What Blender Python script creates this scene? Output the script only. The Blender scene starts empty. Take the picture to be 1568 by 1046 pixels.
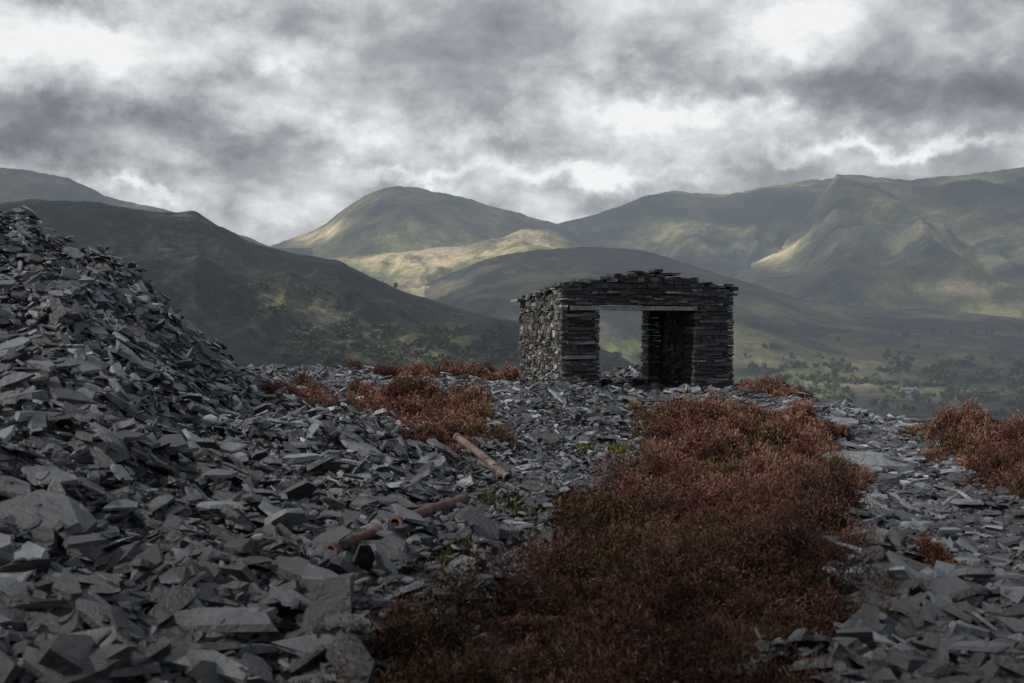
import bpy, math, numpy as np
from mathutils import Vector, Matrix
rng = np.random.default_rng(7)
FP, HZ, CU, EYE = 1524.0, 500.0, 784.0, 1.7
scene = bpy.context.scene

# ---------------------------------------------------------------- noise
def _hash(ix, iy, seed):
    h = (ix.astype(np.int64)*374761393 + iy.astype(np.int64)*668265263 + seed*1442695041) & 0xffffffff
    h = ((h ^ (h >> 13))*1274126177) & 0xffffffff
    return ((h ^ (h >> 16)) & 0xffff)/65535.0
def perlin(x, y, seed=0):
    x = np.asarray(x, float); y = np.asarray(y, float)
    ix = np.floor(x); iy = np.floor(y); fx = x-ix; fy = y-iy
    def g(dx, dy):
        a = _hash(ix+dx, iy+dy, seed)*2*np.pi
        return np.cos(a)*(fx-dx)+np.sin(a)*(fy-dy)
    ux = fx*fx*fx*(fx*(fx*6-15)+10); uy = fy*fy*fy*(fy*(fy*6-15)+10)
    a = g(0,0)*(1-ux)+g(1,0)*ux; b = g(0,1)*(1-ux)+g(1,1)*ux
    return (a*(1-uy)+b*uy)*1.5
def fbm(x, y, o=5, seed=0, gain=0.5):
    s = 0; a = 1; f = 1
    for i in range(o):
        s = s+a*perlin(np.asarray(x)*f+i*17.3, np.asarray(y)*f-i*9.1, seed+i); a *= gain; f *= 2.03
    return s
def ridged(x, y, o=5, seed=0, gain=0.5):
    s = 0; a = 1; f = 1; n = 0
    for i in range(o):
        s = s+a*(1-2*np.abs(perlin(np.asarray(x)*f+i*7.7, np.asarray(y)*f+i*3.1, seed+i))); n += a; a *= gain; f *= 2.07
    return s/n
def sst(a, b, x):
    t = np.clip((np.asarray(x, float)-a)/(b-a), 0, 1); return t*t*(3-2*t)

# ---------------------------------------------------------------- mesh helpers
def make_mesh(name, verts, corner, starts, mat, smooth=False, attrs=None, parent=None):
    me = bpy.data.meshes.new(name)
    verts = np.ascontiguousarray(verts, dtype=np.float32).reshape(-1, 3)
    me.vertices.add(len(verts)); me.vertices.foreach_set('co', verts.ravel())
    me.loops.add(len(corner)); me.loops.foreach_set('vertex_index', np.ascontiguousarray(corner, dtype=np.int32))
    me.polygons.add(len(starts)); me.polygons.foreach_set('loop_start', np.ascontiguousarray(starts, dtype=np.int32))
    me.polygons.foreach_set('use_smooth', np.full(len(starts), bool(smooth)))
    if attrs:
        for k, v in attrs.items():
            a = me.attributes.new(k, 'FLOAT_COLOR', 'POINT')
            c = np.ones((len(verts), 4), dtype=np.float32); c[:, :3] = v.reshape(-1, 3)
            a.data.foreach_set('color', c.ravel())
    me.update(calc_edges=True)
    me.materials.append(mat)
    ob = bpy.data.objects.new(name, me); scene.collection.objects.link(ob)
    if parent is not None: ob.parent = parent
    return ob
def grid_mesh(name, X, Y, Z, mat, attrs=None, smooth=True):
    r, c = X.shape
    V = np.stack([X, Y, Z], -1).reshape(-1, 3)
    i = np.arange((r-1)*(c-1)); a = (i//(c-1))*c+i % (c-1)
    f = np.stack([a, a+1, a+c+1, a+c], 1)
    return make_mesh(name, V, f.ravel(), np.arange(len(f))*4, mat, smooth, attrs)
def rep_mesh(name, V, faces, mat, **kw):
    N, k = V.shape[:2]
    loc = np.concatenate([np.array(f) for f in faces]); L = len(loc)
    st = np.cumsum([0]+[len(f) for f in faces[:-1]])
    corner = (loc[None, :]+(np.arange(N)*k)[:, None]).ravel()
    starts = (st[None, :]+(np.arange(N)*L)[:, None]).ravel()
    return make_mesh(name, V.reshape(-1, 3), corner, starts, mat, **kw)

# ---------------------------------------------------------------- node helpers
class NT:
    def __init__(s, tree): s.t = tree; s.n = tree.nodes; s.l = tree.links
    def node(s, ty, **kw):
        n = s.n.new(ty)
        for k, v in kw.items(): setattr(n, k, v)
        return n
    def put(s, sock, v):
        if isinstance(v, bpy.types.NodeSocket): s.l.new(v, sock)
        elif v is not None: sock.default_value = v
    def math(s, op, a, b=None, c=None, clamp=False):
        n = s.node('ShaderNodeMath', operation=op, use_clamp=clamp)
        s.put(n.inputs[0], a); s.put(n.inputs[1], b)
        if c is not None: s.put(n.inputs[2], c)
        return n.outputs[0]
    def noise(s, vec, scale, detail=5, rough=0.55, dist=0.0):
        n = s.node('ShaderNodeTexNoise'); s.put(n.inputs['Vector'], vec)
        n.inputs['Scale'].default_value = scale; n.inputs['Detail'].default_value = detail
        n.inputs['Roughness'].default_value = rough; n.inputs['Distortion'].default_value = dist
        return n.outputs['Fac']
    def ramp(s, fac, stops):
        n = s.node('ShaderNodeValToRGB'); s.put(n.inputs[0], fac); e = n.color_ramp.elements
        while len(e) < len(stops): e.new(0.5)
        for el, (p, c) in zip(e, stops):
            el.position = p; el.color = (c[0], c[1], c[2], 1) if not isinstance(c, (int, float)) else (c, c, c, 1)
        return n.outputs[0]
    def mix(s, fac, a, b, mode='MIX'):
        n = s.node('ShaderNodeMix', data_type='RGBA', blend_type=mode)
        s.put(n.inputs[0], fac)
        for sock, v in ((n.inputs[6], a), (n.inputs[7], b)):
            s.put(sock, v if isinstance(v, bpy.types.NodeSocket) else (v[0], v[1], v[2], 1))
        return n.outputs[2]
    def bump(s, h, strength, dist):
        n = s.node('ShaderNodeBump'); s.put(n.inputs['Height'], h)
        n.inputs['Strength'].default_value = strength; n.inputs['Distance'].default_value = dist
        return n.outputs[0]
def new_mat(name):
    m = bpy.data.materials.new(name); m.use_nodes = True
    t = NT(m.node_tree); b = m.node_tree.nodes['Principled BSDF']
    return m, t, b

def slate_mat(name, dark, light, rough=(0.35, 0.6), spec=0.5, warm=0.25, vignette=True):
    m, t, b = new_mat(name)
    geo = t.node('ShaderNodeNewGeometry'); tc = t.node('ShaderNodeTexCoord').outputs['Object']
    rnd = geo.outputs['Random Per Island']
    base = t.ramp(rnd, [(0, dark), (0.45, [(a*0.78+b_*0.22) for a, b_ in zip(dark, light)]), (0.75, light), (0.9, [min(c*1.5, 0.40) for c in light]), (1, [min(c*3.0, 0.42) for c in light])])
    n1 = t.noise(tc, 9, 6, 0.6)
    stain = t.ramp(t.noise(tc, 2.3, 5, 0.6), [(0.5, 0), (0.72, 1)])
    c = t.mix(t.math('MULTIPLY', stain, warm), base, (0.075, 0.05, 0.036))
    c = t.mix(1.0, c, t.ramp(n1, [(0.25, 0.45), (0.75, 1.45)]), 'MULTIPLY')
    if vignette:
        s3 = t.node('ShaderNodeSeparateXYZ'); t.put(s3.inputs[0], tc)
        near_shade = t.ramp(t.math('MULTIPLY_ADD', t.noise(tc, 0.6, 3), 0.25, t.math('MULTIPLY', s3.outputs[1], 0.05)), [(0.30, 0.24), (0.50, 0.58), (0.72, 1.0)])  # slate colour painted darker towards the camera, a vignette-style falloff
        c = t.mix(1.0, c, near_shade, 'MULTIPLY')
    t.put(b.inputs['Base Color'], c)
    r = t.math('ADD', t.math('MULTIPLY', t.noise(tc, 14, 4), rough[1]-rough[0]), rough[0])
    t.put(b.inputs['Roughness'], r)
    b.inputs['Specular IOR Level'].default_value = spec
    h = t.math('ADD', t.noise(tc, 55, 6, 0.7), t.math('MULTIPLY', t.noise(tc, 11, 3), 2.0))
    t.put(b.inputs['Normal'], t.bump(h, 0.9, 0.02))
    return m
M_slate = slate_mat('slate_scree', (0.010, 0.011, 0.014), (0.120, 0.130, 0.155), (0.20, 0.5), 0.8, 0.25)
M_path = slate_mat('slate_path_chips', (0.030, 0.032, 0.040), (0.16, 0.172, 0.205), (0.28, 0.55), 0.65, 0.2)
M_big = slate_mat('slate_big_slab', (0.17, 0.18, 0.20), (0.22, 0.23, 0.25))
M_wall = slate_mat('slate_drystone', (0.026, 0.026, 0.029), (0.060, 0.061, 0.067), (0.5, 0.8), 0.3, 0.45, False)
M_rubble = slate_mat('slate_rubble_wall', (0.045, 0.045, 0.047), (0.16, 0.157, 0.155), (0.6, 0.85), 0.3, 0.3, False)  # paler than the front stone: sun on the left side put into the colour
M_lintel = slate_mat('slate_lintel', (0.15, 0.14, 0.133), (0.18, 0.168, 0.16), (0.6, 0.8), 0.3, 0.2, False)

# ---------------------------------------------------------------- near ground height
cx = [-30, -14, -6.9, -5.8, -4.9, -4.4, -3.8, -3.0, -1.5, 0]
cz = [9, 5.8, 2.88, 2.38, 1.72, 1.14, 0.60, 0.25, 0.06, 0]
ex = [-40, -12, -6, 0, 3, 4.6, 5.4, 6.0, 6.4, 7.0, 8.2, 12, 40]
ey = [24, 25, 26, 28, 28.5, 27.5, 24.5, 20.5, 18, 16.4, 15.2, 13, 4]
def h_ground(x, y):
    x = np.asarray(x, float); y = np.asarray(y, float)
    base = 0.30*sst(8, 22, y)+0.16*sst(0, -6, x)*sst(12, 22, y)-0.06*np.clip(x-4.2, 0, 8)
    yc = 14.2+0*x
    k = x-0.25*np.clip(yc-y, 0, 12)*1.0
    zc = np.interp(k, cx, cz)
    g = np.where(y < yc, np.clip((y-3.6)/(yc-3.6), 0, 1), 1)
    pile = zc*g-0.75*np.clip(y-yc-0.3, 0, 40)
    pile = np.maximum(pile, 0)
    m = 0.46*np.exp(-(((x-0.75)/1.15)**2+((y-16)/1.6)**2))
    m = m+0.28*np.exp(-(((x+1.6)/1.0)**2+((y-11)/1.2)**2))
    m = m+0.20*np.exp(-(((x+0.3)/0.8)**2+((y-12.6)/1.2)**2))
    m = m+0.25*np.exp(-(((x-6.1)/0.7)**2+((y-13)/2.5)**2))
    m = m+0.12*np.exp(-(((x-2.1)/1.2)**2+((y-7.5)/2.5)**2))
    n = 0.13*fbm(x*0.7, y*0.7, 4, 3)+0.07*fbm(x*2.5, y*2.5, 3, 9)
    z = base+pile+m+n*(1+0.6*np.clip(pile, 0, 1))
    w = np.exp(-(((x-2.8)/2.6)**4+((y-23.6)/3.0)**4)); z = z*(1-w)+0.16*w
    ye = np.interp(x, ex, ey)
    d = np.clip(y-ye, 0, 1e4)
    z = z-0.62*d*sst(0, 1.5, d)
    z = z-0.25*np.clip(x-9, 0, 100)
    return z
def hit(u, v):
    Y = np.linspace(2.5, 40, 3000); X = (u-CU)/FP*Y; Z = EYE+(HZ-v)/FP*Y
    d = Z-h_ground(X, Y); i = np.argmax(d <= 0)
    return float(X[i]), float(Y[i]), float(h_ground(X[i], Y[i]))

def gpoly(pts): return np.array([hit(u, v)[:2] for u, v in pts])
polys = [gpoly(p) for p in [
 [(1000,680),(1010,645),(1120,640),(1240,652),(1268,700),(1262,735),(1300,780),(1280,870),(1320,990),(1250,1080),(1230,1180),(440,1180),(520,1060),(690,1000),(750,930),(825,880),(855,800),(905,765),(1000,740)],
 [(555,618),(620,606),(715,622),(745,662),(765,700),(700,705),(640,688),(570,650)],
 [(420,606),(470,600),(492,640),(440,632)],
 [(1395,655),(1480,660),(1600,680),(1640,800),(1540,760),(1450,700)],
 [(490,640),(560,640),(600,655),(520,665)],
]]
polys.append(np.array([(-3.5,23.2),(0.2,23.8),(0.2,26.4),(-4,25.2)]))
polys.append(np.array([(5.1,21.2),(5.9,20),(6.3,21),(5.6,23.5)]))
def inpoly(x, y, P):
    c = np.zeros(x.shape, bool); n = len(P); j = n-1
    for i in range(n):
        xi, yi = P[i]; xj, yj = P[j]
        if abs(yj-yi) > 1e-9:
            c ^= ((yi > y) != (yj > y)) & (x < (xj-xi)*(y-yi)/(yj-yi)+xi)
        j = i
    return c
def heather(x, y):
    wx = x+0.36*fbm(x*1.5, y*1.5, 4, 21, 0.6); wy = y+0.6*fbm(x*1.3, y*1.3, 4, 31, 0.6)*sst(3.5, 7, y)
    m = np.zeros(x.shape, bool)
    for P in polys: m |= inpoly(wx, wy, P)
    return m
def is_path(x, y):
    return sst(2.2, 3.2, x)*sst(24, 18, y)

gx = np.concatenate([np.linspace(-40,-12,57)[:-1], np.linspace(-12,12,341)[:-1], np.linspace(12,45,60)])
gy = np.concatenate([np.linspace(-25,2,40)[:-1], np.linspace(2,30,400)[:-1], np.linspace(30,160,90)])
GX, GY = np.meshgrid(gx, gy); GZ = h_ground(GX, GY)
hm = heather(GX, GY).astype(float); pm = is_path(GX, GY)
col = np.stack([hm, pm, 0*pm], -1)
m, t, b = new_mat('slate_ground')
tc = t.node('ShaderNodeTexCoord').outputs['Object']
at = t.node('ShaderNodeAttribute', attribute_name='cover'); sp = t.node('ShaderNodeSeparateColor'); t.put(sp.inputs[0], at.outputs['Color'])
vor = t.node('ShaderNodeTexVoronoi'); t.put(vor.inputs['Vector'], tc); vor.inputs['Scale'].default_value = 22
g1 = t.mix(1, t.ramp(vor.outputs['Color'], [(0.1, (0.010,0.010,0.012)), (0.9, (0.04,0.042,0.046))]), t.ramp(t.noise(tc, 3, 5), [(0.3, 0.6), (0.7, 1.3)]), 'MULTIPLY')
g2 = t.mix(sp.outputs[1], g1, t.mix(0.5, g1, (0.085, 0.083, 0.085)))
g3 = t.mix(sp.outputs[0], g2, (0.030, 0.016, 0.011))
t.put(b.inputs['Base Color'], g3); b.inputs['Roughness'].default_value = 0.75
t.put(b.inputs['Normal'], t.bump(t.math('ADD', vor.outputs['Distance'], t.noise(tc, 30, 6)), 0.8, 0.04))
grid_mesh('ground', GX, GY, GZ, m, {'cover': col})

# ---------------------------------------------------------------- slate slabs
def slabs(P, nrm, yaw, a, bb, th, K=5):
    N = len(P)
    nrm = nrm/np.linalg.norm(nrm, axis=1, keepdims=True)
    ref = np.stack([np.cos(yaw), np.sin(yaw), np.zeros(N)], 1)
    e1 = ref-nrm*np.sum(ref*nrm, 1, keepdims=True); e1 /= np.linalg.norm(e1, axis=1, keepdims=True)
    e2 = np.cross(nrm, e1)
    ang = (np.arange(K)[None]+rng.uniform(-0.38, 0.38, (N, K)))/K*2*np.pi+rng.uniform(0, 6.28, (N, 1))
    r = rng.uniform(0.58, 1.18, (N, K))
    px = np.cos(ang)*r*a[:, None]; py = np.sin(ang)*r*bb[:, None]
    wedge = rng.uniform(-0.5, 0.5, (N, 1))
    out = []
    for s, zz in ((1.0, -0.5), (rng.uniform(0.78, 1.02, (N, K)), 0.5)):
        hz = (zz*(1+wedge*px/a[:, None])+rng.uniform(-0.14, 0.14, (N, K)))*th[:, None]
        out.append(P[:, None, :]+e1[:, None]*(px*s)[..., None]+e2[:, None]*(py*s)[..., None]+nrm[:, None]*hz[..., None])
    return np.concatenate(out, 1)
def slab_faces(K=5):
    f = [list(range(K))[::-1], list(range(K, 2*K))]
    for i in range(K):
        j = (i+1) % K; f.append([i, j, K+j, K+i])
    return f
def grad(x, y):
    e = 0.15
    return (h_ground(x+e, y)-h_ground(x-e, y))/(2*e), (h_ground(x, y+e)-h_ground(x, y-e))/(2*e)
def scatter(N, ymin, ymax, power, tmax=0.72):
    y = ymin+(ymax-ymin)*rng.random(N)**power
    return rng.uniform(-tmax, tmax, N)*y*1.0+rng.uniform(-0.5, 0.5, N), y
def scree(name, x, y, amed, mat, tilt=0.3, lift=0.10, asp=(0.28, 0.72), outl=0.15, thk=(0.07, 0.26), amax=0.3, K=5):
    N = len(x); gxx, gyy = grad(x, y)
    n = np.stack([-gxx*0.8, -gyy*0.8, np.ones(N)], 1)
    tl = np.where(rng.random(N) < outl, tilt*2.6, tilt)
    n = n+rng.normal(0, 1, (N, 3))*tl[:, None]*np.array([1, 1, 0.3])
    n[:, 2] = np.abs(n[:, 2])+0.05
    a = amed*np.exp(rng.normal(0, 0.55, N)); a = np.clip(a, 0.018, amax)
    bb = a*rng.uniform(asp[0], asp[1], N); th = a*rng.uniform(thk[0], thk[1], N)+0.003
    z = h_ground(x, y)+rng.uniform(-0.03, lift, N)*np.clip(a/0.09, 0.3, 1.6)
    yaw = rng.uniform(0, 6.28, N)
    yaw = np.where(rng.random(N) < 0.5, rng.normal(-0.25, 0.45, N), yaw)
    V = slabs(np.stack([x, y, z], 1), n, yaw, a, bb, th, K)
    rep_mesh(name, V, slab_faces(K), mat)
x, y = scatter(250000, 2.6, 30, 1.3)
hm = heather(x, y); pt = is_path(x, y)
ye = np.interp(x, ex, ey)
inruin = (np.abs((x-2.6)*0.961+(y-24.4)*0.276) < 1.6) & (np.abs(-(x-2.6)*0.276+(y-24.4)*0.961) < 1.4)
k = ~hm & (pt < rng.random(len(x))) & (y < ye+1.5) & ~inruin
x1, y1 = x[k], y[k]
am = 0.048+0.010*sst(-1, -5, x1)+0.03*(fbm(x1*0.8, y1*0.8, 2, 5) > 0.3)
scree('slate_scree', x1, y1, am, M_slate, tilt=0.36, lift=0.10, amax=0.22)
x, y = scatter(62000, 2.6, 24, 1.2, 0.75); k = (~heather(x, y)) & (x < -0.6)
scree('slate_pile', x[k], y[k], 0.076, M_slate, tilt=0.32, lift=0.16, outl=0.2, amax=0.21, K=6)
x, y = scatter(90000, 2.6, 16, 1.0, 0.7); k = (~heather(x, y)) & (x < 1.5)
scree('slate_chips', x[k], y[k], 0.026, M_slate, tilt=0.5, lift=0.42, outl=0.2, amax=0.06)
x, y = scatter(190000, 2.6, 22, 1.3, 0.8); pt = is_path(x, y); ye = np.interp(x, ex, ey)
k = (x > 1.5) & ~heather(x, y) & (pt > rng.random(len(x))) & (y < ye+1)
x, y = x[k], y[k]
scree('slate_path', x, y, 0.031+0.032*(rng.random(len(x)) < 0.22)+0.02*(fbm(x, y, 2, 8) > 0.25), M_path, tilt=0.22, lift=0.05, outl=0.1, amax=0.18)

def big_slab(name, u, v, a, b_, th, yaw, tilt, mat, up=0.04, K=7):
    X, Y, Z = hit(u, v)
    V = slabs(np.array([[X, Y, Z+up]]), np.array([[tilt[0], tilt[1], 1.0]]), np.array([yaw]), np.array([a]), np.array([b_]), np.array([th]), K)
    return rep_mesh(name, V, slab_faces(K), mat)
big_slab('slate_slab', 1325, 722, 0.66, 0.26, 0.06, -0.25, (0.05, -0.2), M_big, 0.14)
big_slab('slate_slab', 1392, 642, 0.52, 0.3, 0.06, 0.1, (0.0, -0.05), M_big, 0.12)
big_slab('slate_slab', 1300, 655, 0.25, 0.2, 0.05, 0.3, (0.1, -0.15), M_big, 0.08)
big_slab('slate_slab', 40, 850, 0.42, 0.28, 0.05, 0.2, (0.1, -0.35), M_slate, 0.22)
big_slab('slate_slab', 335, 1010, 0.42, 0.10, 0.035, -0.03, (0.0, -0.25), M_big, 0.2)
big_slab('slate_slab', 640, 945, 0.13, 0.11, 0.03, 0.5, (0.0, -0.5), M_big, 0.1)
big_slab('slate_slab', 350, 720, 0.18, 0.14, 0.03, 0.6, (0.3, -0.5), M_big, 0.2)
big_slab('slate_slab', 665, 735, 0.20, 0.15, 0.04, 0.3, (0.2, -0.4), M_big, 0.18)
big_slab('slate_slab', 545, 715, 0.30, 0.10, 0.03, -0.6, (0.4, -0.2), M_big, 0.18)
big_slab('slate_slab', 620, 830, 0.22, 0.12, 0.03, -0.4, (0.2, -0.4), M_slate, 0.14)

# ---------------------------------------------------------------- heather bushes
def sprigs(C, R, H, per, colr, name, mat, wid=0.0036, ln=0.033):
    N = len(C); idx = np.repeat(np.arange(N), per); M = len(idx)
    ph = rng.uniform(0, 2*np.pi, M); ct = rng.random(M)**0.8; stt = np.sqrt(1-ct**2)
    rad = rng.uniform(0.45, 1.0, M)**0.5
    fz = rng.uniform(0, 6.28, N)[idx]
    lump = 1+0.20*np.sin(ph*3+fz)*stt+0.16*np.sin(ph*7+ct*9+fz*2)
    d = np.stack([stt*np.cos(ph), stt*np.sin(ph), ct], 1)
    pos = d*np.stack([R[idx], R[idx], H[idx]], 1)*(rad*lump)[:, None]
    base = C[idx]+pos
    gz = h_ground(base[:, 0], base[:, 1]); base[:, 2] = gz+pos[:, 2]
    dirv = d*0.5+np.array([0, 0, 0.25])+rng.normal(0, 0.6, (M, 3)); dirv /= np.linalg.norm(dirv, axis=1, keepdims=True)
    dist = np.clip(base[:, 1]/8, 0.75, 2.0)
    L = ln*rng.uniform(0.4, 1.5, M)*np.sqrt(dist); W = wid*rng.uniform(0.6, 1.5, M)*dist
    side = np.cross(dirv, rng.normal(0, 1, (M, 3))); side /= np.linalg.norm(side, axis=1, keepdims=True)
    V = np.stack([base-dirv*(L*0.3)[:, None], base+dirv*(L*0.35)[:, None]+side*W[:, None], base+dirv*L[:, None], base+dirv*(L*0.4)[:, None]-side*W[:, None]], 1)
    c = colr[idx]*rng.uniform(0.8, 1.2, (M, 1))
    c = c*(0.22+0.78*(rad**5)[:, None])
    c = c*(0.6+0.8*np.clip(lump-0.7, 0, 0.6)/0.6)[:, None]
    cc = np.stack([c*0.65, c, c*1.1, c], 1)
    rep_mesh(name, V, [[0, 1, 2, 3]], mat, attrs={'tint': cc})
m, t, b = new_mat('heather'); at = t.node('ShaderNodeAttribute', attribute_name='tint')
t.put(b.inputs['Base Color'], at.outputs['Color']); b.inputs['Roughness'].default_value = 0.9; b.inputs['Specular IOR Level'].default_value = 0.05
M_heather = m
x, y = scatter(26000, 2.8, 27, 0.9, 0.65); k = heather(x, y); x, y = x[k], y[k]
keep = []; cell = {}
for i in range(len(x)):
    key = (int(x[i]/0.21), int(y[i]/0.21))
    if cell.get(key, 0) < 1: cell[key] = cell.get(key, 0)+1; keep.append(i)
x, y = x[keep], y[keep]
N = len(x)
C = np.stack([x, y, h_ground(x, y)], 1); R = rng.uniform(0.11, 0.27, N); H = R*rng.uniform(0.4, 1.7, N)*(1+1.2*fbm(x*1.1, y*1.1, 2, 77))
H = np.clip(H, 0.05, 0.44)
colr = np.array([0.245, 0.128, 0.097])*rng.uniform(0.5, 1.3, (N, 1))
var = fbm(x*0.8, y*0.8, 3, 55)
colr = np.where((var > 0.42)[:, None], np.array([0.19, 0.122, 0.070])*rng.uniform(0.7, 1.2, (N, 1)), colr)
colr = np.where((var < -0.35)[:, None], np.array([0.13, 0.066, 0.052])*rng.uniform(0.7, 1.2, (N, 1)), colr)
colr = np.where((rng.random(N) < 0.02)[:, None], np.array([0.11, 0.09, 0.04]), colr)
colr = colr*(0.26+0.74*sst(4, 13, y))[:, None]  # heather tint painted darker towards the camera, same vignette falloff as the slate
print('heather clumps', N)
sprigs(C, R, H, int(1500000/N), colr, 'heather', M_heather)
def patch(pts, n, colv, name, R0=0.09, H0=0.05, per=200):
    P = []
    for (u, v, s) in pts:
        X, Y, Z = hit(u, v)
        for i in range(n): P.append((X+rng.normal(0, s), Y+rng.normal(0, s*1.6), 0))
    P = np.array(P); n_ = len(P)
    sprigs(P, rng.uniform(0.6, 1.4, n_)*R0, rng.uniform(0.6, 1.4, n_)*H0, per, np.array(colv)*rng.uniform(0.7, 1.3, (n_, 1)), name, M_heather, 0.006, 0.05)
patch([(950,698,0.09),(898,708,0.05),(968,622,0.08)], 9, (0.14,0.15,0.028), 'moss', 0.10, 0.10)
patch([(740,780,0.14),(790,800,0.16),(700,880,0.12),(1030,655,0.1)], 18, (0.08,0.075,0.032), 'rough_grass', 0.10, 0.13)
patch([(380,1035,0.12),(480,900,0.05),(450,625,0.15),(1440,880,0.06)], 8, (0.10,0.045,0.03), 'dead_heather_tuft', 0.1, 0.11)

# ---------------------------------------------------------------- rusty pipes
m, t, b = new_mat('rusty_iron'); tc = t.node('ShaderNodeTexCoord').outputs['Object']
t.put(b.inputs['Base Color'], t.ramp(t.noise(tc, 8, 8, 0.65), [(0.3, (0.030,0.015,0.012)), (0.5, (0.085,0.038,0.029)), (0.7, (0.16,0.09,0.07))]))
b.inputs['Roughness'].default_value = 0.8; t.put(b.inputs['Normal'], t.bump(t.noise(tc, 40, 6), 0.7, 0.01)); M_rust = m
m, t, b = new_mat('weathered_pipe'); tc = t.node('ShaderNodeTexCoord').outputs['Object']
t.put(b.inputs['Base Color'], t.ramp(t.noise(tc, 9, 8, 0.7), [(0.38, (0.06,0.035,0.030)), (0.62, (0.17,0.12,0.105))]))
b.inputs['Roughness'].default_value = 0.8; t.put(b.inputs['Normal'], t.bump(t.noise(tc, 30, 6), 0.5, 0.01)); M_rust2 = m
def pipe(uv0, uv1, r, mat, up=0.05):
    A = Vector(hit(*uv0))+Vector((0,0,up)); B = Vector(hit(*uv1))+Vector((0,0,up))
    d = (B-A); L = d.length; q = d.to_track_quat('Z', 'Y').to_matrix()
    prof = [(0,0.78),(0,1.25),(0.05,1.25),(0.055,1.0),(L*0.5-0.03,1.0),(L*0.5-0.028,1.12),(L*0.5+0.03,1.12),(L*0.5+0.032,1.0),(L-0.055,1.0),(L-0.05,1.22),(L,1.22),(L,0.78),(L*0.5,0.76),(0,0.78)]
    S = 20; V = []
    for (zz, rr) in prof:
        for i in range(S):
            a = i/S*2*math.pi; bend = 0.02*math.sin(zz/L*3.1)
            V.append(A+q @ Vector((rr*r*math.cos(a)+bend, rr*r*math.sin(a), zz)))
    F = []
    for j in range(len(prof)-1):
        for i in range(S): F += [j*S+i, j*S+(i+1) % S, (j+1)*S+(i+1) % S, (j+1)*S+i]
    make_mesh('rusty_pipe', np.array([tuple(v) for v in V]), np.array(F), np.arange(len(F)//4)*4, mat)
pipe((700,695),(778,762), 0.040, M_rust2, 0.19)
pipe((604,848),(710,803), 0.042, M_rust, 0.20)
pipe((505,900),(578,866), 0.038, M_rust, 0.22)

# ---------------------------------------------------------------- the ruin
ruin = bpy.data.objects.new('ruined_slate_hut', None); scene.collection.objects.link(ruin)
O = np.array([1.13, 22.0, 0.0]); ES = np.array([0.961, 0.276, 0]); ED = np.array([-0.276, 0.961, 0]); EZ = np.array([0, 0, 1.])
BF = [[0,3,2,1],[4,5,6,7],[0,1,5,4],[1,2,6,5],[2,3,7,6],[3,0,4,7]]
def to_world(s, d, z): return O+s[..., None]*ES+d[..., None]*ED+z[..., None]*EZ
def stones(boxes, name, mat, jit=0.008):
    B = np.array(boxes)
    s = B[:, [0,1,1,0,0,1,1,0]]; d = B[:, [2,2,3,3,2,2,3,3]]; z = B[:, [4,4,4,4,5,5,5,5]]
    sh = s.shape
    s = s+rng.uniform(-jit, jit, sh)*1.5; d = d+rng.uniform(-jit, jit, sh); z = z+rng.uniform(-jit, jit, sh)*0.7
    return rep_mesh(name, to_world(s, d, z), BF, mat, parent=ruin)
def wall(axis, a0, a1, c0, c1, z0, ztop, hrange, lrange, name, mat, prot=0.02, holes=(), jit=0.008, gap=0.004):
    boxes = []; z = z0
    while z < 3.2:
        hh = rng.uniform(*hrange)
        if rng.random() < 0.15: hh *= 1.7
        segs = [(a0, a1)]
        for (h0, h1, hz0, hz1) in holes:
            if z+hh*0.6 > hz0 and z+hh*0.4 < hz1:
                ns = []
                for (p, q) in segs:
                    if h0 > p: ns.append((p, min(q, h0)))
                    if h1 < q: ns.append((max(p, h1), q))
                segs = ns
        for (p, q) in segs:
            a = p
            while a < q-0.02:
                L = rng.uniform(*lrange)
                if q-a-L < lrange[0]*0.6: L = q-a
                L = min(L, q-a)
                if z+hh*0.5 < ztop(a+L/2):
                    po = rng.uniform(-prot, prot); pi = rng.uniform(-prot, prot)
                    e0 = rng.uniform(-0.02, 0.015) if a == p else 0; e1 = rng.uniform(-0.015, 0.02) if abs(a+L-q) < 1e-6 else 0
                    dz = rng.uniform(-0.006, 0.006)
                    if hh > 0.055 and rng.random() < 0.4:
                        zm = z+hh*rng.uniform(0.35, 0.65)
                        parts = [(z+gap, zm-gap*0.5), (zm+gap*0.5, z+hh-gap*0.6)]
                    else: parts = [(z+gap+dz, z+hh-gap*0.6+dz)]
                    for (za, zb) in parts:
                        p2 = po+rng.uniform(-0.4, 0.4)*prot
                        bx = [a+gap+e0, a+L-gap+e1, c0+p2, c1+pi, za, zb]
                        if axis == 'd': bx = [bx[2], bx[3], bx[0], bx[1], bx[4], bx[5]]
                        boxes.append(bx)
                a += L
        z += hh
    return stones(boxes, name, mat, jit)
def core(bx, name): stones([bx], name, M_core, 0.0)
m, t, b = new_mat('wall_packing'); b.inputs['Base Color'].default_value = (0.02,0.02,0.02,1); b.inputs['Roughness'].default_value = 1
t.put(b.inputs['Normal'], t.bump(t.noise(t.node('ShaderNodeTexCoord').outputs['Object'], 20, 5), 1, 0.05)); M_core = m
ZB = -0.05; L = 4.18; D = 3.4; OP0, OP1, OPZ = 0.86, 3.18, 2.07
def ztf(s):
    s = float(s); return float(np.interp(s, [0,0.5,1.3,1.9,2.3,3.0,3.6,4.18], [2.64,2.68,2.82,2.92,2.90,2.76,2.64,2.56]))+0.025*math.sin(s*23)
wall('s', 0, L, 0, 0.5, ZB, ztf, (0.03,0.07), (0.12,0.46), 'front_wall', M_wall, 0.022, holes=[(OP0, OP1, -1, OPZ+0.10)], jit=0.011)
ztl = lambda d: float(np.interp(d, [0.5,1.2,3.4], [2.56,2.48,2.34]))+0.02*math.sin(d*17)
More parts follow.
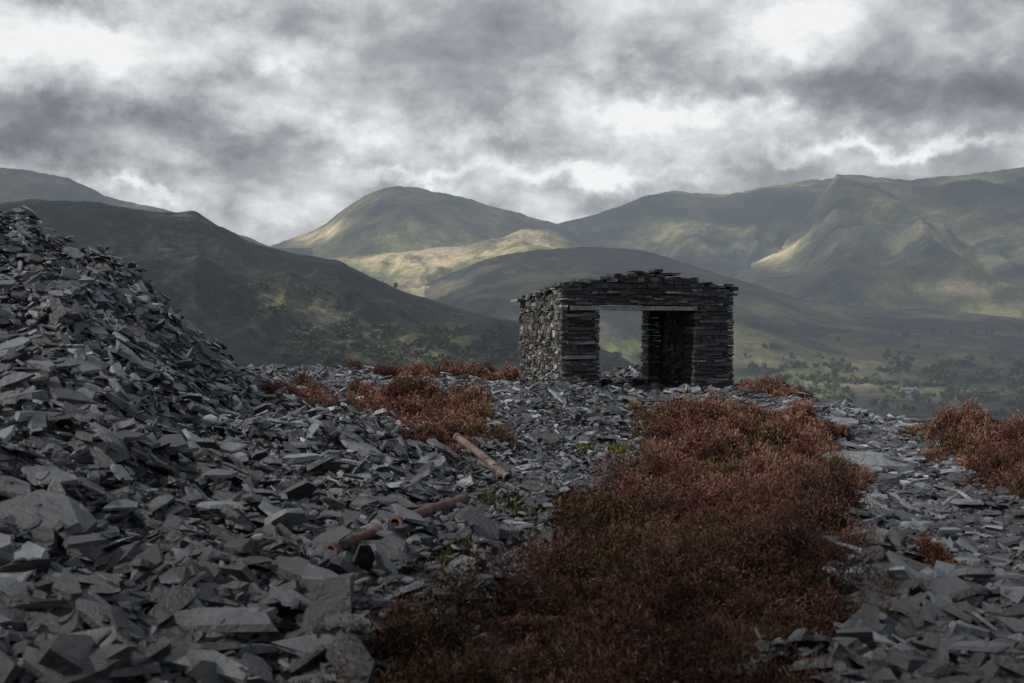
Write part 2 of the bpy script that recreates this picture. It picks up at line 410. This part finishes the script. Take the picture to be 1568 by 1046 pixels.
wall('d', 0.5, D, 0, 0.5, ZB, ztl, (0.035,0.10), (0.07,0.22), 'left_wall', M_rubble, 0.03, jit=0.018, gap=0.006)
wall('d', 0.5, D-0.45, L-0.5, L, ZB, ztl, (0.035,0.10), (0.08,0.3), 'right_wall', M_wall, 0.03, jit=0.014)
wall('s', 3.35, L, D-0.45, D, ZB, lambda s: 2.4, (0.05,0.12), (0.12,0.34), 'back_right_pier', M_rubble, 0.02, jit=0.014)
wall('s', 0.5, 1.0, D-0.45, D, ZB, lambda s: 2.36, (0.05,0.12), (0.15,0.4), 'back_left_pier', M_rubble, 0.02)
wall('d', 0.0, 0.5, -0.035, 0.1, ZB, lambda d: 2.6, (0.035,0.10), (0.07,0.2), 'corner_facing', M_rubble, 0.015, jit=0.014, gap=0.006)
q = []
for zz in (0.42, 0.72, 0.98, 1.3, 1.62, 1.9):
    q.append([0.04+rng.uniform(0,0.06), OP0-rng.uniform(0,0.15), -0.045, 0.3, zz, zz+rng.uniform(0.05,0.08)])
for zz in (0.45, 0.8, 1.15, 1.5, 1.78):
    q.append([OP1+rng.uniform(0,0.15), L-rng.uniform(0.03,0.25), -0.04, 0.3, zz, zz+rng.uniform(0.05,0.08)])
stones(q, 'through_stones', M_wall, 0.012)
stones([[0.16, 3.24, -0.05, 0.5, OPZ, OPZ+0.09]], 'lintel', M_lintel, 0.012)
core([0.1, OP0-0.08, 0.08, 0.42, ZB, 2.5], 'core_1'); core([OP1+0.08, L-0.1, 0.08, 0.42, ZB, 2.45], 'core_2')
core([0.1, L-0.1, 0.08, 0.42, OPZ+0.12, 2.45], 'core_3')
core([0.08, 0.42, 0.5, D-0.08, ZB, 2.3], 'core_4'); core([L-0.42, L-0.08, 0.5, D-0.3, ZB, 2.3], 'core_5')
cp = []
for s in np.arange(0.0, L, 0.17):
    w = rng.uniform(0.12, 0.26); zt = ztf(s)
    cp.append([s, s+w, -0.04+rng.uniform(-0.03,0.03), 0.5, zt-0.02+rng.uniform(-0.03,0.03), zt+rng.uniform(0.02,0.08)])
stones(cp, 'coping_slates', M_wall, 0.022)
cp = []
for d in np.arange(0.1, D, 0.16):
    zt = ztl(d) if d > 0.5 else 2.60
    cp.append([-0.08+rng.uniform(-0.04,0.03), 0.45, d, d+rng.uniform(0.14,0.28), zt-0.01, zt+rng.uniform(0.02,0.06)])
    cp.append([-0.02+rng.uniform(-0.04,0.03), 0.3, d, d+rng.uniform(0.10,0.2), zt+0.03, zt+rng.uniform(0.06,0.11)])
cp.append([-0.22, 0.4, D-0.5, D+0.05, 2.33, 2.37])
stones(cp, 'side_coping', M_rubble, 0.022)
stones([[L-0.2, L+0.10, -0.02, 0.4, 2.42, 2.46], [-0.1, 0.3, -0.03, 0.4, 2.58, 2.62]], 'eaves_slabs', M_wall, 0.01)
rf = []
for d in np.arange(0.5, D, 0.3):
    for s in np.arange(0.2, L-0.3, 0.35):
        zt = 2.36+0.2*(1-abs(s-2.0)/2.1)-0.06*(d-0.5)+rng.uniform(-0.015,0.015)
        rf.append([s-0.03, s+0.36, d-0.03, d+0.31, zt, zt+0.04])
stones(rf, 'shade_roof_slates', M_wall, 0.01)  # unseen roof added to keep the hut interior dark
fb = []
for i in range(30):
    s = rng.uniform(1.15, 2.8); d = rng.uniform(0.2, 2.4); z = rng.uniform(0.1, 0.25)
    w = rng.uniform(0.1, 0.3); fb.append([s, s+w, d, d+rng.uniform(0.1,0.3), z, z+rng.uniform(0.05,0.2)])
for i in range(46):
    s = rng.uniform(-0.3, 4.4); d = -rng.uniform(0.05, 0.6); z = rng.uniform(0.1, 0.24)
    w = rng.uniform(0.08, 0.26); fb.append([s, s+w, d, d+rng.uniform(0.08,0.25), z, z+rng.uniform(0.03,0.13)])
stones(fb, 'fallen_blocks', M_wall, 0.05)

# ---------------------------------------------------------------- hills
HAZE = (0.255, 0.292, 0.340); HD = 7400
def hill_mat(name, rel_bump=12, vscale=1.0, ct=(0.62, 1.3)):
    m, t, b = new_mat(name)
    geo = t.node('ShaderNodeNewGeometry'); pos = geo.outputs['Position']
    at = t.node('ShaderNodeAttribute', attribute_name='cover')
    n1 = t.noise(pos, 0.02*vscale, 8, 0.62); n2 = t.noise(pos, 0.0045, 7, 0.62, 0.6); n3 = t.noise(pos, 0.09*vscale, 5, 0.7)
    c = t.mix(1, at.outputs['Color'], t.ramp(n1, [(0.3, ct[0]), (0.7, ct[1])]), 'MULTIPLY')
    c = t.mix(1, c, t.ramp(n3, [(0.35, ct[0]+0.08), (0.65, ct[1]-0.04)]), 'MULTIPLY')
    rock = t.ramp(t.math('MULTIPLY', n2, n1), [(0.30, 0), (0.38, 1)])
    c = t.mix(t.math('MULTIPLY', rock, 0.35), c, (0.13, 0.13, 0.125))
    t.put(b.inputs['Base Color'], c); b.inputs['Roughness'].default_value = 0.95; b.inputs['Specular IOR Level'].default_value = 0.05
    hh = t.math('ADD', t.noise(pos, 0.012, 7, 0.55), t.math('MULTIPLY', t.noise(pos, 0.06, 5, 0.6), 0.3))
    t.put(b.inputs['Normal'], t.bump(hh, 1.0, rel_bump))
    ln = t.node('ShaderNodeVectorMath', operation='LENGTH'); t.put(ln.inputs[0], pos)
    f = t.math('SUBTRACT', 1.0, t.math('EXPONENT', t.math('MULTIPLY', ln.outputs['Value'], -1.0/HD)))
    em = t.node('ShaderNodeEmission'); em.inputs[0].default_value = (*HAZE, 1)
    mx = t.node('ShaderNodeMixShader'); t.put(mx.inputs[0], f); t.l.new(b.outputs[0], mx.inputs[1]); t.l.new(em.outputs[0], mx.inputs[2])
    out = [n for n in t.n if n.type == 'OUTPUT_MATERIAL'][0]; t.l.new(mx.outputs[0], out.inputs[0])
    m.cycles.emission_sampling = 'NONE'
    return m
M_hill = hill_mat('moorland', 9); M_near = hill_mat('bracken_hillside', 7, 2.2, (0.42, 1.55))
DARK = np.array([0.044, 0.052, 0.044]); HEATH = np.array([0.075, 0.065, 0.060]); GRASS = np.array([0.235, 0.225, 0.098]); SUNLIT_STRAW = np.array([0.56, 0.44, 0.28]); GREEN = np.array([0.12, 0.145, 0.045])
def layer_z(L, T, Y):
    U = CU+FP*T
    v = np.interp(U, L['u'], L['v'])
    Rr = L['R']+L.get('Rs', 0)*T
    Hc = EYE+(HZ-v)/FP*Rr
    Fo = L['F']; Zf = L['Zf']
    X = T*Y
    w = np.clip((Y-Fo)/(Rr-Fo), 0, 1)
    rel = np.clip(Hc-Zf, 0, None)
    prof = w**L.get('p', 1.15)
    front = Zf+(Hc-Zf)*prof
    sc = L.get('sc', 700.)
    wx = X+0.35*sc*fbm(X/sc*0.8, Y/sc*0.8, 2, L['seed']+40)
    n = ridged(wx/sc, Y/(sc*2.6)+0.0, 4, L['seed'], 0.40)-0.35
    n2 = fbm(X/(sc*0.5), Y/(sc*0.5), 5, L['seed']+11, 0.45)
    amp = L.get('amp', 0.16)*rel*(4*w*(1-w))**0.7
    z = front+amp*n+0.20*amp*n2
    z = z+rel*0.008*fbm(X/(sc*0.12), Y/(sc*0.12), 4, L['seed']+5)
    back = np.clip(Y-Rr, 0, None)
    z = z-back*0.45
    z = np.where(Hc < Zf, Zf-30-(Zf-Hc), z)
    return z
def build_layer(L):
    t0, t1 = L.get('t', (-1.0, 1.0)); nt = L.get('nt', 620); ny = L.get('ny', 170)
    t_ = np.linspace(t0, t1, nt); w_ = np.concatenate([np.linspace(0, 1, ny), 1+np.linspace(0.01, 0.25, 14)])
    T, W = np.meshgrid(t_, w_)
    Rr = L['R']+L.get('Rs', 0)*T
    Y = L['F']+(Rr-L['F'])*W
    Z = layer_z(L, T, Y); X = T*Y
    U = CU+FP*T; V = HZ-(Z-EYE)/Y*FP
    n = fbm(X/420, Y/700, 5, L['seed']+90, 0.6); n2 = fbm(X/160, Y/200, 5, L['seed']+70, 0.6)
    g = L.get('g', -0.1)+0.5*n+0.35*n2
    for (bu, bv, su, sv, am) in L.get('light_blobs', []):
        g = g+am*np.exp(-(((U-bu)/su)**2+((V-bv)/sv)**2))  # sunlit and shaded slopes painted into the grass cover
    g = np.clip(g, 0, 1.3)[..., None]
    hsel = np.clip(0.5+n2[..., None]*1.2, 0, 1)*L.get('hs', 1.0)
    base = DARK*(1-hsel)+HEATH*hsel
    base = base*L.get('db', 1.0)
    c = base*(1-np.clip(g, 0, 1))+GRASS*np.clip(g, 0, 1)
    c = c+(SUNLIT_STRAW-GRASS)*np.clip(g-0.75, 0, 0.5)*1.6  # palest tone: sun on the slopes put into the land colour
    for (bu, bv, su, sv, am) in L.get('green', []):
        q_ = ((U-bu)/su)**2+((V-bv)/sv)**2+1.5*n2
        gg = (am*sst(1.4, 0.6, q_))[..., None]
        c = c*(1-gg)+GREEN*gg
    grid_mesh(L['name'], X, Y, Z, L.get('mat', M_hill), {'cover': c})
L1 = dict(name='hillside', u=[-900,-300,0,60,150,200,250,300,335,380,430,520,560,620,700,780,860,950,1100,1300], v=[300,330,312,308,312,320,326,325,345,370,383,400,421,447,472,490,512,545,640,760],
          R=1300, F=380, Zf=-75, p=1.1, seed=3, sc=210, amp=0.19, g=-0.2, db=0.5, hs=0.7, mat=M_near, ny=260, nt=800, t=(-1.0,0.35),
          light_blobs=[(400,375,90,22,0.6),(640,490,120,30,0.6),(700,530,120,30,0.5),(150,400,160,60,-0.4),(430,470,80,40,0.6),(440,530,80,20,0.5)])
L2 = dict(name='mountain', u=[-900,-300,0,50,100,140,160,200,250,330,420], v=[180,220,257,262,272,288,300,310,320,345,380], R=3600, F=1700, Zf=-100, seed=8, t=(-1.0,-0.2), g=-0.1, nt=300, ny=60, sc=500, light_blobs=[(230,318,50,12,0.5)])
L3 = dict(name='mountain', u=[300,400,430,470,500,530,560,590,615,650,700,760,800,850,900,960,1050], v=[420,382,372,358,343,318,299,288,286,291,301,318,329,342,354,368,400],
          R=4700, F=2600, Zf=-60, p=1.0, seed=15, sc=650, amp=0.15, t=(-0.35,0.2), g=0.35, db=1.2, light_blobs=[(500,360,60,30,0.4),(640,330,80,25,-0.15),(560,320,40,30,0.15)])
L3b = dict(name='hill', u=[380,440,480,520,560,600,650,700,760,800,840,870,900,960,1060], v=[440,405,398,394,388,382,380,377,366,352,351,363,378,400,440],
          R=3700, F=2000, Zf=-70, p=0.9, seed=27, sc=420, amp=0.16, t=(-0.3,0.22), g=0.3, db=1.2, light_blobs=[(690,395,190,22,0.95),(800,360,50,14,0.5),(640,430,110,20,0.35),(560,400,80,20,0.4),(800,375,60,8,0.4)])
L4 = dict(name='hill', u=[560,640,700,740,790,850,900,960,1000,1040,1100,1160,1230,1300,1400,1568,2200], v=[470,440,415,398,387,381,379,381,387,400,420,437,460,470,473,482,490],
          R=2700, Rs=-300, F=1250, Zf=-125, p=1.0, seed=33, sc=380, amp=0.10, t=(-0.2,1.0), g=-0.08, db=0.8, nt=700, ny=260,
          light_blobs=[(1500,540,220,30,0.3),(1200,590,140,14,0.5),(720,450,60,20,0.4),(1350,470,150,8,0.25),(1300,560,200,20,0.25)], green=[(1240,574,45,4,0.8),(1540,475,60,6,0.7),(945,532,60,12,0.7),(1340,591,50,4,1.0),(1278,605,22,6,1.0),(1500,600,45,4,0.6)])
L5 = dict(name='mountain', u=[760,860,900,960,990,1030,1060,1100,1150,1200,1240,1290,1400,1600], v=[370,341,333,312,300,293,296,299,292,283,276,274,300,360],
          R=5200, F=3000, Zf=-60, p=1.0, seed=41, sc=650, amp=0.13, t=(-0.05,0.55), g=0.05, db=1.1, hs=0.4, light_blobs=[(1060,370,80,25,0.7),(1030,340,60,15,0.25),(900,350,60,20,-0.2)])
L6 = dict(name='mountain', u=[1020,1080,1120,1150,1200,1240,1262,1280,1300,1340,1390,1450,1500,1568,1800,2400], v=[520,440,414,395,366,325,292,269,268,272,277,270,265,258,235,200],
          R=4300, F=2300, Zf=-70, p=0.85, seed=52, sc=600, amp=0.15, t=(0.15,1.0), g=0.2, db=1.1, hs=0.5, light_blobs=[(1190,380,50,25,0.9),(1400,315,140,25,0.35),(1500,400,100,30,0.2),(1220,420,70,20,0.3),(1330,390,60,40,-0.3),(1460,440,120,14,0.7)])
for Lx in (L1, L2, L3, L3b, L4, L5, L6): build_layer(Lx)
def valley_z(X, Y):
    return -95-0.012*Y*sst(900, 1500, Y)+6*fbm(X/260, Y/260, 4, 60)
vx = np.sign(np.linspace(-1,1,420))*np.abs(np.linspace(-1,1,420))**1.7*12000
vy = np.concatenate([np.linspace(-9000,50,30)[:-1], np.geomspace(60,12000,330)])
VX, VY = np.meshgrid(vx, vy); VZ = valley_z(VX, VY)
n2 = fbm(VX/120, VY/120, 5, 71, 0.6); n = fbm(VX/300, VY/300, 4, 72)
g = np.clip(0.30+0.6*n+0.5*n2, 0, 1)[..., None]
c = (DARK*0.9)*(1-g)+np.array([0.16,0.155,0.065])*g
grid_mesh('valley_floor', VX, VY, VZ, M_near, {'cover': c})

# ---------------------------------------------------------------- distant trees
def terr(X, Y):
    T = X/Y; return np.maximum(np.maximum(valley_z(X, Y), np.where((Y > L1['F']), layer_z(L1, T, Y), -999)), np.where(Y > L4['F'], layer_z(L4, T, Y), -999))
def from_uv(us, vs, ys0=400, ys1=2600):
    Y = np.geomspace(ys0, ys1, 220)[None, :]; T = ((us-CU)/FP)[:, None]
    Zr = EYE+(HZ-vs)[:, None]/FP*Y; Z = terr(T*Y, Y*np.ones_like(T))
    i = np.argmax(Z >= Zr, 1); ok = (Z >= Zr).any(1); yy = Y[0, i]
    return T[:, 0]*yy, yy, Z[np.arange(len(us)), i], ok
us = []; vs = []
def addt(n, u0, u1, v0, v1, thr):
    uu = rng.uniform(u0, u1, n); vv = rng.uniform(v0, v1, n); k = fbm(uu/50, vv/14, 3, 91) > thr
    for (bu, bv, su, sv, am) in L4['green']:
        k &= ~((((uu-bu)/su)**2+((vv-bv)/sv)**2 < 0.9) & (rng.random(n) < 0.7))
    us.append(uu[k]); vs.append(vv[k])
addt(2600, 430, 800, 505, 585, 0.0); addt(400, 380, 640, 440, 505, 0.3); addt(1600, 1130, 1568, 560, 640, 0.1); addt(600, 1440, 1620, 560, 625, -0.1); addt(120, 920, 985, 540, 590, 0.2)
addt(500, 1130, 1568, 500, 560, 0.35)
uu = np.linspace(1230, 1440, 90); us.append(uu+rng.normal(0,2,90)); vs.append(584+(uu-1230)*0.05+rng.normal(0,0.7,90))
us = np.concatenate(us); vs = np.concatenate(vs)
X, Y, Z, ok = from_uv(us, vs); X, Y, Z = X[ok], Y[ok], Z[ok]
NTr = len(X); print('trees', NTr)
per = 46
hgt = rng.uniform(2.5, 6.5, NTr)*np.clip(Y/1000, 0.7, 1.6); idx = np.repeat(np.arange(NTr), per); M = len(idx)
d = rng.normal(0, 1, (M, 3)); d /= np.linalg.norm(d, axis=1, keepdims=True)
rr = rng.uniform(0.5, 1.05, M)
cen = np.stack([X, Y, Z+hgt*0.55], 1)[idx]+d*rr[:, None]*np.stack([hgt*0.5, hgt*0.5, hgt*0.45], 1)[idx]
e1 = rng.normal(0, 1, (M, 3)); e1 /= np.linalg.norm(e1, axis=1, keepdims=True); e2 = np.cross(e1, d); e2 /= (np.linalg.norm(e2, axis=1, keepdims=True)+1e-6)
s = (hgt[idx]*rng.uniform(0.10, 0.24, M))[:, None]
V = np.stack([cen-e1*s, cen-e2*s*0.8, cen+e1*s, cen+e2*s], 1)
tc_ = np.array([0.036, 0.046, 0.024])*rng.uniform(0.6, 1.9, (NTr, 1)); tcol = np.where((rng.random(NTr) < 0.2)[:, None], np.array([0.09,0.085,0.035]), tc_)
cc = np.repeat((tcol[idx]*rng.uniform(0.6, 1.4, (M, 1)))[:, None, :], 4, 1)
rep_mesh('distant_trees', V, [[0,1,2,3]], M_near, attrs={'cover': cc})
V = []
for i in range(NTr):
    w = hgt[i]*0.05
    V.append([[X[i]-w,Y[i]-w,Z[i]-1],[X[i]+w,Y[i]-w,Z[i]-1],[X[i]+w,Y[i]+w,Z[i]-1],[X[i]-w,Y[i]+w,Z[i]-1],[X[i]-w*.4,Y[i]-w*.4,Z[i]+hgt[i]*.6],[X[i]+w*.4,Y[i]-w*.4,Z[i]+hgt[i]*.6],[X[i]+w*.4,Y[i]+w*.4,Z[i]+hgt[i]*.6],[X[i]-w*.4,Y[i]+w*.4,Z[i]+hgt[i]*.6]])
V = np.array(V); rep_mesh('distant_tree_trunks', V, BF, M_near, attrs={'cover': np.ones((NTr*8,3))*0.03})

fx, fy, fz, ok = from_uv(np.array([1392.]), np.array([604.])); fx, fy, fz = float(fx[0]), float(fy[0]), float(fz[0])
house = bpy.data.objects.new('farmhouse', None); scene.collection.objects.link(house)
def simple(name, colr):
    m, t, b = new_mat(name); n = t.noise(t.node('ShaderNodeTexCoord').outputs['Object'], 1.5, 4)
    t.put(b.inputs['Base Color'], t.mix(n, [c*0.8 for c in colr], colr)); b.inputs['Roughness'].default_value = 0.9; return m
Mw = simple('pebbledash', (0.30,0.34,0.39)); Mr = simple('slate_roof', (0.13,0.16,0.2)); Mk = simple('window_dark', (0.02,0.02,0.025))
def hb(name, x0,x1,y0,y1,z0,z1, mat):
    V = np.array([[[x0,y0,z0],[x1,y0,z0],[x1,y1,z0],[x0,y1,z0],[x0,y0,z1],[x1,y0,z1],[x1,y1,z1],[x0,y1,z1]]], float)+np.array([fx,fy,fz])
    rep_mesh(name, V, BF, mat, parent=house)
hb('walls', -11, 11, -4, 4, -3, 4.4, Mw)
V = np.array([[-11.5,-4.5,4.4],[11.5,-4.5,4.4],[11.5,4.5,4.4],[-11.5,4.5,4.4],[-11.5,0,7.4],[11.5,0,7.4]], float)+np.array([fx,fy,fz])
make_mesh('roof', V, np.array([0,1,5,4, 2,3,4,5, 0,4,3, 1,2,5, 0,3,2,1]), np.array([0,4,8,11,14]), Mr, parent=house)
hb('chimney_1', -10.5,-9.3,-0.8,0.8,6.5,8.6, Mw); hb('chimney_2', 9.3,10.5,-0.8,0.8,6.5,8.6, Mw)
for i, wx in enumerate((-8,-4.5,-1,4.5,8)): hb('window_%d' % i, wx-0.6,wx+0.6,-4.05,-3.9,1.8,3.2, Mk)
hb('door', 1.4,2.6,-4.05,-3.9,-3,2.0, Mk)

# ---------------------------------------------------------------- added unseen cloud sheet: gaps placed to throw sun on the hills in patches
to_sun = Vector((-0.80, -0.30, 0.60)).normalized()
CH = 1700.0
gaps = [
 (690,395,3300,430,420,1.4),(560,405,3200,260,350,1.1),(820,360,3600,180,170,1.2),(640,435,2700,260,260,0.9),(480,360,4300,260,400,1.4),(600,320,4600,260,300,0.45),
 (1190,385,3800,190,330,1.4),(1060,372,4300,230,200,1.3),(1400,318,4200,420,160,0.8),(1520,300,4250,240,160,0.8),(1480,425,3200,420,220,0.9),(1110,410,3900,150,160,1.3),
 (1290,600,1480,200,160,0.9),(945,532,1655,170,250,1.1),(1150,560,1700,180,150,0.8),(430,480,950,70,120,1.0),(400,375,1290,140,60,1.0),(700,520,850,170,120,1.0),(600,500,1000,100,100,0.8),(235,318,3550,160,120,1.1),(1540,480,2400,180,150,1.0),(1500,600,1500,100,90,0.7),
]
sxv = np.linspace(-9000, 6000, 260); syv = np.linspace(-3500, 4650, 170)
SX, SY = np.meshgrid(sxv, syv)
wxn = 200*fbm(SX/420, SY/420, 5, 301, 0.6); wyn = 200*fbm(SX/420+9, SY/420, 5, 305, 0.6)
op = np.zeros_like(SX)
ts = np.array(to_sun)
for (u, v, Yd, rx, ry, am) in gaps:
    p = np.array([(u-CU)/FP*Yd, Yd, EYE+(HZ-v)/FP*Yd]); c_ = p+ts*(CH-p[2])/ts[2]
    k_ = 0.4 if Yd < 1800 else 1.0
    op = np.maximum(op, am*np.exp(-(((SX+k_*wxn-c_[0])/rx)**2+((SY+k_*wyn-c_[1])/ry)**2)**1.3))
op = op+0.06+0.10*fbm(SX/600, SY/600, 4, 310)
p = np.array([0, 14, 1.]); c_ = p+ts*CH/ts[2]
near = np.exp(-(((SX-c_[0])/260)**2+((SY-c_[1])/260)**2))
op = op*(1-near)+0.72*near
op = np.clip(op, 0.03, 1)
SZ = CH+60*fbm(SX/500, SY/500, 4, 320)
m = bpy.data.materials.new('sun_gobo'); m.use_nodes = True; t = NT(m.node_tree); t.n.clear()
at = t.node('ShaderNodeAttribute', attribute_name='cover'); spc = t.node('ShaderNodeSeparateColor'); t.put(spc.inputs[0], at.outputs['Color'])
tl = t.node('ShaderNodeBsdfTranslucent'); tl.inputs[0].default_value = (0.46,0.52,0.62,1)
df = t.node('ShaderNodeBsdfDiffuse'); df.inputs[0].default_value = (0.8,0.8,0.8,1)
tp = t.node('ShaderNodeBsdfTransparent'); m1 = t.node('ShaderNodeMixShader'); m1.inputs[0].default_value = 0.45
t.l.new(tl.outputs[0], m1.inputs[1]); t.l.new(df.outputs[0], m1.inputs[2])
m2 = t.node('ShaderNodeMixShader'); t.put(m2.inputs[0], spc.outputs[0]); t.l.new(m1.outputs[0], m2.inputs[1]); t.l.new(tp.outputs[0], m2.inputs[2])
o = t.node('ShaderNodeOutputMaterial'); t.l.new(m2.outputs[0], o.inputs[0])
grid_mesh('sun_gobo_sheet', SX, SY, SZ, m, {'cover': np.stack([op, op, op], -1)})

# ---------------------------------------------------------------- world and light
W = bpy.data.worlds.new('World'); scene.world = W; W.use_nodes = True
t = NT(W.node_tree); t.n.clear()
sky = t.node('ShaderNodeTexSky', sky_type='NISHITA'); sky.sun_disc = False
sky.sun_elevation = math.asin(to_sun.z); sky.sun_rotation = math.atan2(to_sun.x, to_sun.y)
dirv = t.node('ShaderNodeTexCoord').outputs['Generated']
sx = t.node('ShaderNodeSeparateXYZ'); t.put(sx.inputs[0], dirv); dx, dy, dz = sx.outputs
cb = t.node('ShaderNodeCombineXYZ'); t.put(cb.inputs[0], dx); t.put(cb.inputs[1], dy)
t.put(cb.inputs[2], t.math('MULTIPLY', t.math('POWER', t.math('MAXIMUM', dz, 0.0001), 0.8), 1.5))
P = cb.outputs[0]
big = t.noise(P, 5.0, 3, 0.5, 0.2); med = t.noise(P, 9.0, 8, 0.57, 0.15); puff = t.noise(P, 22.0, 5, 0.58, 0.2)
az = t.math('ARCTAN2', dx, dy); el = t.math('ARCSINE', dz)
wn = t.math('SUBTRACT', t.noise(P, 12, 5, 0.6), 0.5); wn2 = t.math('SUBTRACT', t.noise(dirv, 15, 5, 0.6), 0.5)
azw = t.math('MULTIPLY_ADD', wn, 0.28, az); elw = t.math('MULTIPLY_ADD', wn2, 0.11, el)
acc = t.math('ADD', t.math('MULTIPLY', t.math('SUBTRACT', big, 0.5), 0.8), t.math('MULTIPLY', t.math('SUBTRACT', med, 0.5), 1.45))
acc = t.math('ADD', acc, t.math('MULTIPLY_ADD', t.math('SUBTRACT', puff, 0.5), 0.28, 0.60))
for (u, v, su, sv, am) in [(330,90,150,60,0.42),(60,95,150,50,0.28),(150,205,180,28,-0.36),(130,20,70,25,-0.2),(480,205,110,28,0.32),(690,205,70,28,0.30),(1060,195,150,34,0.42),
        (890,268,140,18,0.40),(620,268,110,16,0.38),(1180,50,100,60,0.25),(1370,242,200,13,0.38),(1380,155,240,42,-0.38),(900,135,150,25,-0.22),(1450,50,160,40,-0.02),
        (50,250,180,20,-0.30),(760,60,160,40,-0.08),(380,265,60,35,0.15),(220,305,110,12,0.34),(450,325,200,20,0.15),(450,140,90,25,-0.12),(720,310,120,14,0.12)]:
    a0 = math.atan((u-CU)/FP); e0 = math.atan((HZ-v)/FP)
    qa = t.math('POWER', t.math('DIVIDE', t.math('SUBTRACT', azw, a0), su/FP), 2.0)
    qe = t.math('POWER', t.math('DIVIDE', t.math('SUBTRACT', elw, e0), sv/FP), 2.0)
    gq = t.math('EXPONENT', t.math('MULTIPLY', t.math('ADD', qa, qe), -1.0))
    acc = t.math('MULTIPLY_ADD', gq, am, acc)
ccol = t.ramp(acc, [(0.0, (0.15,0.158,0.175)), (0.25, (0.235,0.248,0.27)), (0.5, (0.38,0.395,0.42)), (0.75, (0.64,0.66,0.675)), (0.98, (0.92,0.93,0.935))])
ground_f = t.math('LESS_THAN', dz, -0.02)
ccol = t.mix(ground_f, ccol, (0.05, 0.055, 0.06))
b1 = t.node('ShaderNodeBackground'); t.put(b1.inputs[0], sky.outputs[0]); b1.inputs[1].default_value = 0.08
b2 = t.node('ShaderNodeBackground'); t.put(b2.inputs[0], ccol); b2.inputs[1].default_value = 1.0
mx = t.node('ShaderNodeMixShader'); mx.inputs[0].default_value = 0.95
t.l.new(b1.outputs[0], mx.inputs[1]); t.l.new(b2.outputs[0], mx.inputs[2])
wo = t.node('ShaderNodeOutputWorld'); t.l.new(mx.outputs[0], wo.inputs[0])

sl = bpy.data.lights.new('sun', 'SUN'); sl.energy = 5.0; sl.angle = math.radians(1.0); sl.color = (1, 0.94, 0.84)
so = bpy.data.objects.new('sun', sl); scene.collection.objects.link(so); so.rotation_euler = to_sun.to_track_quat('Z', 'Y').to_euler(); so.location = (0,0,60)

cam = bpy.data.cameras.new('camera'); cam.lens = 35; cam.sensor_width = 36; cam.clip_end = 40000; cam.clip_start = 0.1
cam.dof.use_dof = True; cam.dof.focus_distance = 20; cam.dof.aperture_fstop = 3.2
co = bpy.data.objects.new('camera', cam); scene.collection.objects.link(co)
co.location = (0, 0, EYE); co.rotation_euler = (math.radians(90)-math.atan(23/1524), 0, 0); scene.camera = co
scene.view_settings.view_transform = 'Standard'; scene.view_settings.look = 'None'; scene.view_settings.exposure = 0
